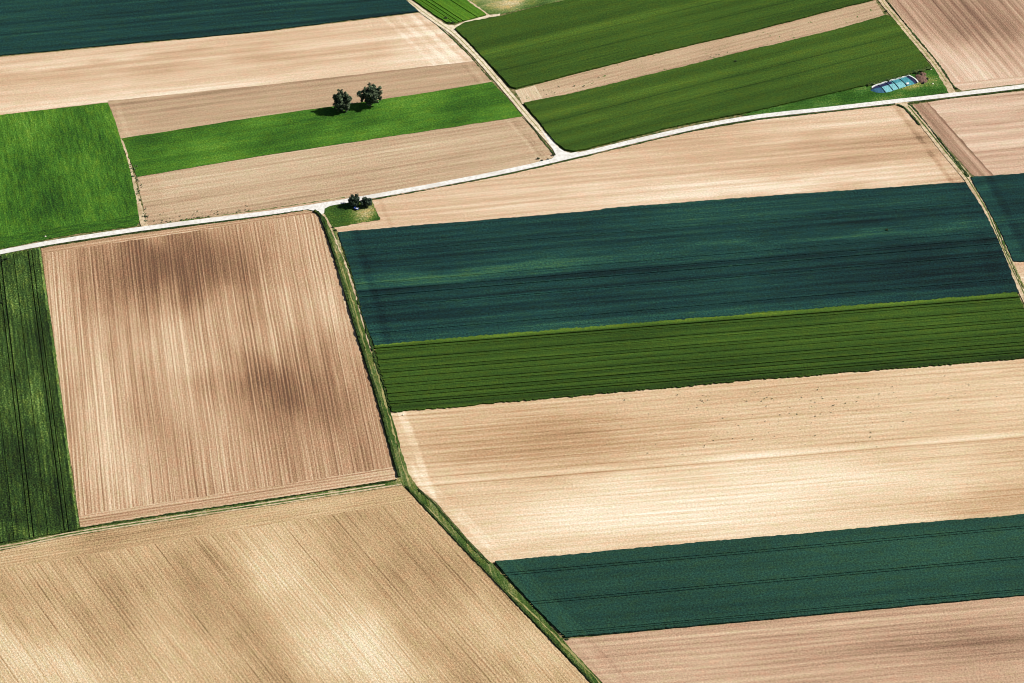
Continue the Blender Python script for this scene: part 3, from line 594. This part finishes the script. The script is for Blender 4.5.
plant('bush', (366.2, 207.0), [(0, 0, 2.8, 3.0, 2.7), (-1.6, .2, 2.6, 1.9, 2.0), (1.6, 0, 3.2, 1.7, 1.9), (.2, .3, 4.4, 1.8, 1.5), (2.2, -.3, 1.8, 1.4, 1.4)],
      .9, .2, leaf_bush, 'lower rounder bush beside the blue and white trailer', 'bush', nleaf=8500, leaf=.55, seed=21, zb=.2)
def shrub(px, r, label, seed, group=None, mat=leaf_shrub, zb=.05):
    return plant('shrub', px, [(0, 0, r*.6, r*.8, r*.6), (r*.5, 0, r*.45, r*.5, r*.45), (-r*.5, .1, r*.5, r*.55, r*.45)], r*.4, .05+r*.03, mat, label, 'shrub', group, nleaf=int(340*r+80), leaf=.3, seed=seed, zb=zb)
shrub((538.2, 159.2), .95, 'small dark shrub in the tan field, farthest left of the row by the road', 31)
shrub((541.8, 161.2), .8, 'small dark shrub nearest the white road short of the track mouth', 32)
shrub((548.2, 159.8), .7, 'low thin shrub midway between the dark shrubs and the track mouth', 33)
shrub((553.8, 155.6), 1.1, 'green shrub at the left corner of the upper track mouth', 34)
shrub((445.8, 19.2), 1.3, 'round dark shrub in the corner of the light green triangle', 35)
shrub((448.8, 23.2), .9, 'low shrub at the mouth of the cream side track', 36)
shrub((452.6, 23.4), .9, 'low shrub on the field edge right of the round dark one', 37)
shrub((1.5, 262.5), 1.7, 'dark shrub at the left edge of the picture below the road', 38, zb=.7)
shrub((6.6, 260.8), 1.3, 'dark shrub second from the left edge below the road', 39, zb=.7)
shrub((956.6, 89), .7, 'tiny shrub where the sandy track meets the white road', 40)
shrub((886.3, 11.5), .8, 'small dark shrub on the sandy track at the corner of the deep green strip', 41)
shrub((867, 86), 1.1, 'dark shrub at the left end behind the teal clamp', 42)
shrub((877, 82.6), .9, 'shrub behind the painted navy shade strip of the clamp', 43)
shrub((903, 75.8), .9, 'shrub behind the middle of the teal clamp', 44)
shrub((917.8, 74.2), 1.2, 'dark shrub behind the brown heap', 45)
shrub((971.8, 178.6), .9, 'dark shrub at the corner where the right teal crop begins', 46)
shrub((335.5, 231), .9, 'shrub at the corner of the big teal crop beside the lane', 47)
shrub((332.5, 227.8), .7, 'low shrub below the corner of the small grass patch', 48)
shrub((420.3, 491.5), .8, 'small green shrub at the bend of the grass lane', 49)
shrub((145.5, 217), .8, 'small shrub on the sandy strip above the road at the left', 50)
shrub((567, 640), .8, 'small green shrub at the lowest corner of the dark blue green crop', 51)
shrub((1.2, 304.5), 1.1, 'dark round shrub standing in the mottled crop at the left edge', 52, zb=.7)
shrub((735.3, 63), .8, 'single dark plant standing in the deep green crop strip', 53, zb=.9)
shrub((886.8, 231.2), .9, 'single dark plant in the right half of the large teal crop', 54, zb=.5)

# ------------------------------------------------------------------ scattered weeds on the soils
def weeds(name, label, spots, seed, size=.45):
    rng = random.Random(seed); bm = bmesh.new()
    for (px, py, s) in spots:
        b = P(px, py)
        for _ in range(9):
            a = rng.uniform(0, 6.28); l = s*size*rng.uniform(.7, 1.5); h = l*rng.uniform(.5, 1.1)
            d = Vector((math.cos(a), math.sin(a), 0)); sw = Vector((-d.y, d.x, 0))*l*.35
            v0 = b+Vector((0, 0, .12)); bm.faces.new([bm.verts.new(v0-sw*.3), bm.verts.new(v0+d*l*.6-sw+Vector((0, 0, h))), bm.verts.new(v0+d*l+Vector((0, 0, h*.7))), bm.verts.new(v0+d*l*.6+sw+Vector((0, 0, h)))])
    me = bpy.data.meshes.new(name); bm.to_mesh(me); bm.free()
    return link(name, me, weed_m, label, 'stuff', 'weeds')
rng = random.Random(99); sp = []
for _ in range(210):
    x = rng.triangular(560, 1030, 800); t = rng.triangular(0, 1, .25); yt = 359.3+(1024-x)*.0805; sp.append((x, yt+3+t*80, rng.choice((.5, .6, .8, 1.1))))
weeds('weeds', 'dark weed specks scattered over the cream sandy field', sp, 1, .3)
sp = [(rng.uniform(527, 600), 0, 0) for _ in range(60)]
sp = [(x, 104.2-(x-522)*.235-rng.uniform(2, 9), rng.choice((.7, 1, 1.5))) for x, _, _ in sp[:14]]+[(x, 50-(x-760)*.25-rng.uniform(2.5, 6), rng.choice((.8, 1.2))) for x in [rng.uniform(700, 735) for _ in range(9)]]
weeds('weeds', 'green weed clumps along the thin fallow strip', sp, 2, .33)
sp = [(x, 228-(x-146)*.137-2.5-rng.expovariate(.5), rng.choice((.6, .9, 1.3))) for x in [rng.uniform(148, 250) for _ in range(60)]]
weeds('weeds', 'weed tufts on the tan field just above the white road', sp, 3, .33)
sp = [(139+(y-190)*.24+rng.uniform(-3.5, 4), y, rng.choice((.7, 1, 1.4))) for y in [rng.uniform(165, 225) for _ in range(50)]]
weeds('weeds', 'weed tufts on the sandy strip beside the left green field', sp, 4, .4)

# ------------------------------------------------------------------ covered clamp, heap and small items
def plain(name, col, rough=.6, spec=.3, var=.25, bump=.3, sc=1.5):
    g = G(name); n = g.noise(g.pos, sc, 3.0, .6)
    c = g.mix(g.smooth(n, .3, .7), tuple(q*(1-var) for q in col[:3])+(1,), tuple(min(1, q*(1+var)) for q in col[:3])+(1,))
    return g.out(c, rough, n, bump, .15, spec)
teal_tarp = plain('teal sheet', C(72, 150, 160)); pale_tarp = plain('pale aqua sheet', C(126, 190, 194)); blue_tarp = plain('blue sheet', C(50, 98, 126))
navy_shade = plain('navy painted shade', C(34, 36, 78)); rim_m = plain('white rim', C(240, 240, 236), var=.08); seam_m = plain('dark rope line', C(20, 52, 72))  # navy is the shade inside the clamp, painted as a colour
heap_m = plain('brown manure', C(122, 96, 84), .95, .05, .3, .9, 1.2); black_m = plain('black rubber', (.012, .012, .014, 1), .6)
blue_m = plain('blue sheet metal', C(70, 96, 190), .4, .4, .1); white_m = plain('white sheet metal', C(235, 238, 245), .4, .4, .05); steel_m = plain('grey steel', (.12, .12, .12, 1), .5)
stone_m = plain('pale stone', C(240, 228, 206), .9, .1)
# clamp outline in survey points: far edge and near edge from left tip to right end
far = [Pxy(*q) for q in ((870.5, 90.5), (873.5, 87.5), (880, 85), (889, 82), (899, 79.3), (908, 76.6))]
near = [Pxy(*q) for q in ((870.8, 91.2), (878, 93.2), (888, 92.6), (896.5, 90), (907, 86.6), (917.3, 83.6))]
cF, cN = spline(far, 8), spline(near, 8)
org = P(893, 86.5)
clamp = bpy.data.objects.new('silage_clamp', None); COL.objects.link(clamp); clamp.location = (org.x, org.y, 0)
clamp['label'] = 'long shallow clamp under teal and pale aqua sheets with a white rim'; clamp['category'] = 'silage clamp'
def strip(name, mat, i0, i1, s0, s1, lift=0.0, crown=.55):
    """sheet piece between stations i0..i1 along the clamp and s0..s1 across it (0 far, 1 near)"""
    bm = bmesh.new(); K = 8; rows = []
    for i in range(i0, i1+1):
        r = []
        for k in range(K+1):
            s = s0+(s1-s0)*k/K; p = cF[i].lerp(cN[i], s)
            zz = .30+crown*math.sin(math.pi*min(max(s, 0), 1))*min(1, i/6)+lift+.04*math.sin(i*1.7+k)
            r.append(bm.verts.new((p.x-org.x, p.y-org.y, zz)))
        rows.append(r)
    for a, b in zip(rows, rows[1:]):
        for k in range(K): bm.faces.new((a[k], b[k], b[k+1], a[k+1]))
    bmesh.ops.recalc_face_normals(bm, faces=bm.faces)
    for f in bm.faces:
        if f.normal.z < 0: f.normal_flip()
    me = bpy.data.meshes.new(name); bm.to_mesh(me); bm.free(); return link(name, me, mat, parent=clamp)
N = len(cF)-1
strip('sheet', blue_tarp, 0, 14, 0, 1)['label'] = 'deep blue end sheet'
strip('sheet', pale_tarp, 14, 21, 0, 1)['label'] = 'pale aqua sheet'
strip('sheet', pale_tarp, 21, 26, 0, 1)['label'] = 'second pale aqua sheet'
strip('sheet', pale_tarp, 26, 32, 0, 1)['label'] = 'third pale aqua sheet'
strip('sheet', teal_tarp, 32, N, 0, 1)['label'] = 'teal sheet at the right end'
strip('fold_and_shade', navy_shade, 1, 25, .02, .36, .06)  # shade along the far side, painted as a navy strip
strip('fold_and_shade', teal_tarp, 25, 33, .04, .42, .05)
strip('fold_and_shade', navy_shade, N-2, N, .0, 1.0, .06)  # shade inside the right end wall, painted navy too
for i in (14, 21, 26, 32):
    bm = bmesh.new(); K = 10; prev = None
    for k in range(K+1):
        s = k/K; p = cF[i].lerp(cN[i], s); q = Vector((p.x-org.x, p.y-org.y, .42+.55*math.sin(math.pi*s)))
        if prev is not None: tube(bm, prev, q, .2, .2, 6)
        prev = q
    me = bpy.data.meshes.new('sandbag_row'); bm.to_mesh(me); bm.free(); link('sandbag_row', me, seam_m, parent=clamp)
def wall(name, pts, hh, th, mat, lab=None):
    bm = bmesh.new(); s = [Vector(p) for p in pts]; ring = []
    for i, p in enumerate(s):
        t = (s[min(i+1, len(s)-1)]-s[max(i-1, 0)]).normalized(); nn = Vector((-t.y, t.x))*th/2
        ring.append([bm.verts.new((q.x-org.x, q.y-org.y, zz)) for q, zz in ((p-nn, 0), (p-nn, hh), (p+nn, hh), (p+nn, 0))])
    for a, b in zip(ring, ring[1:]):
        for k in range(3): bm.faces.new((a[k], b[k], b[k+1], a[k+1]))
    bm.faces.new(ring[0]); bm.faces.new(ring[-1][::-1])
    bmesh.ops.recalc_face_normals(bm, faces=bm.faces)
    me = bpy.data.meshes.new(name); bm.to_mesh(me); bm.free(); o = link(name, me, mat, parent=clamp)
    if lab: o['label'] = lab
wall('rim', [p+Vector((0, .35)) for p in cF[4:]], .9, .6, rim_m, 'white rim along the far side')
endw = [cF[-1].lerp(cN[-1], k/8)+Vector((.3+.9*math.sin(math.pi*k/8), 0)) for k in range(9)]
wall('rim', endw, 1.1, .7, rim_m, 'curved white rim at the right end')
wall('rim', [p+Vector((0, -.3)) for p in cN[10:34]], .22, .35, rim_m, 'thin white rim along the near side')
bm = bmesh.new(); pp = P(907.6, 84.7); 
for dx, dy in ((-.8, -.9), (.7, -.6), (.7, .9), (-.7, .7)): bm.verts.new((pp.x+dx-org.x, pp.y+dy-org.y, .98))
bm.verts.ensure_lookup_table(); bm.faces.new(bm.verts); r = bmesh.ops.extrude_face_region(bm, geom=bm.faces[:])
for v in [v for v in r['geom'] if isinstance(v, bmesh.types.BMVert)]: v.co.z -= .5
bmesh.ops.recalc_face_normals(bm, faces=bm.faces)
me = bpy.data.meshes.new('patch'); bm.to_mesh(me); bm.free(); link('patch', me, rim_m, parent=clamp)
# heap
def heap(name, px, rx, ry, h, rot, mat, label, cat, seed):
    b = P(*px); bm = bmesh.new(); rings = []
    for i in range(7):
        t = i/6; r = []
        for k in range(22):
            a = k*2*math.pi/22; q = 1-t; e = 1+.22*mn.noise(Vector((math.cos(a)*1.6, math.sin(a)*1.6, seed)))*2
            x, y = math.cos(a)*rx*q*e, math.sin(a)*ry*q*e
            zz = h*(1-q**2.2)*(1+.35*mn.noise(Vector((x*.8, y*.8, seed+3))))
            r.append(bm.verts.new((x*math.cos(rot)-y*math.sin(rot), x*math.sin(rot)+y*math.cos(rot), max(zz, -.1) if i else -.1)))
        rings.append(r)
    for a, c in zip(rings, rings[1:]):
        for k in range(22): bm.faces.new((a[k], a[(k+1) % 22], c[(k+1) % 22], c[k]))
    bmesh.ops.remove_doubles(bm, verts=bm.verts, dist=.001); bmesh.ops.recalc_face_normals(bm, faces=bm.faces)
    me = bpy.data.meshes.new(name); bm.to_mesh(me); bm.free(); o = link(name, me, mat, label, None, cat); o.location = (b.x, b.y, .3); return o
heap('manure_heap', (921.5, 79.3), 3.3, 4.3, 1.0, .35, heap_m, 'reddish brown heap at the right end of the teal clamp', 'heap', 2)
heap('manure_heap', (922.8, 74.6), 1.7, 2.0, .7, .2, heap_m, 'smaller brown heap touching the far side of the big heap', 'heap', 9)
def stack(px, label, n=3, seed=1):
    b = P(*px); e = bpy.data.objects.new('tyre_stack', None); COL.objects.link(e); e.location = (b.x, b.y, .28); e['label'] = label; e['category'] = 'tyre stack'
    rg = random.Random(seed)
    for i in range(n):
        bm = bmesh.new(); M, m = 16, 8; g_ = []
        for a in range(M):
            A = a*2*math.pi/M; g_.append([bm.verts.new(((.42+.16*math.cos(c*2*math.pi/m))*math.cos(A), (.42+.16*math.cos(c*2*math.pi/m))*math.sin(A), .13+.13*math.sin(c*2*math.pi/m))) for c in range(m)])
        for a in range(M):
            for c in range(m): bm.faces.new((g_[a][c], g_[(a+1) % M][c], g_[(a+1) % M][(c+1) % m], g_[a][(c+1) % m]))
        me = bpy.data.meshes.new('tyre'); bm.to_mesh(me); bm.free(); o = link('tyre', me, black_m, parent=e); o.location = (rg.uniform(-.06, .06), rg.uniform(-.06, .06), i*.25)
stack((923.2, 84.0), 'black tyre stack at the near corner of the brown heap', 4)
stack((927.4, 79.6), 'black tyre stack at the right tip of the brown heap', 3, 5)
def stone(px, r, label, seed):
    b = P(*px); bm = bmesh.new(); bmesh.ops.create_icosphere(bm, subdivisions=2, radius=r)
    for v in bm.verts: v.co *= 1+.35*mn.noise(v.co*1.5+Vector((seed, 0, 0))); v.co.z *= .6
    me = bpy.data.meshes.new('boulder'); bm.to_mesh(me); bm.free(); o = link('boulder', me, stone_m, label, None, 'boulder'); o.location = (b.x, b.y, .3+r*.3)
stone((930.3, 69.6), .8, 'pale boulder at the corner of the deep green strip above the clamp', 3)
stone((932.8, 84.4), .5, 'small pale boulder in the grass right of the heap', 6)
stone((45.5, 237), .5, 'pale boulder in the lush green field just above the road', 8)
stone((403.5-0.5, 415.5), .4, 'small pale boulder at the corner of the cream field', 11)
# small blue and white trailer by the bushes
tb = P(356.4, 210.0); tr_ = bpy.data.objects.new('small_trailer', None); COL.objects.link(tr_); tr_.location = (tb.x, tb.y, .3); tr_.rotation_euler = (0, 0, R(-28))
tr_['label'] = 'small blue and white trailer parked in front of the dark bushes'; tr_['category'] = 'trailer'
def box(name, c, s, mat, parent, bev=.04):
    bm = bmesh.new(); bmesh.ops.create_cube(bm, size=1)
    for v in bm.verts: v.co = Vector((v.co.x*s[0]+c[0], v.co.y*s[1]+c[1], v.co.z*s[2]+c[2]))
    bmesh.ops.bevel(bm, geom=bm.edges[:], offset=bev, segments=2, affect='EDGES')
    me = bpy.data.meshes.new(name); bm.to_mesh(me); bm.free(); return link(name, me, mat, parent=parent)
box('body', (-.1, 0, .8), (2.3, 1.3, .7), blue_m, tr_, .08)
box('lid', (.45, 0, 1.2), (1.3, 1.36, .08), white_m, tr_, .03)
box('drawbar', (1.55, 0, .45), (1.1, .1, .1), steel_m, tr_, .02)
for s in (-1, 1):
    bm = bmesh.new(); tube(bm, (-.1, s*.66, .3), (-.1, s*.84, .3), .3, .3, 18); tube(bm, (-.1, s*.84, .3), (-.1, s*.65, .3), .3, .3, 18)
    me = bpy.data.meshes.new('wheel'); bm.to_mesh(me); bm.free(); link('wheel', me, black_m, parent=tr_)
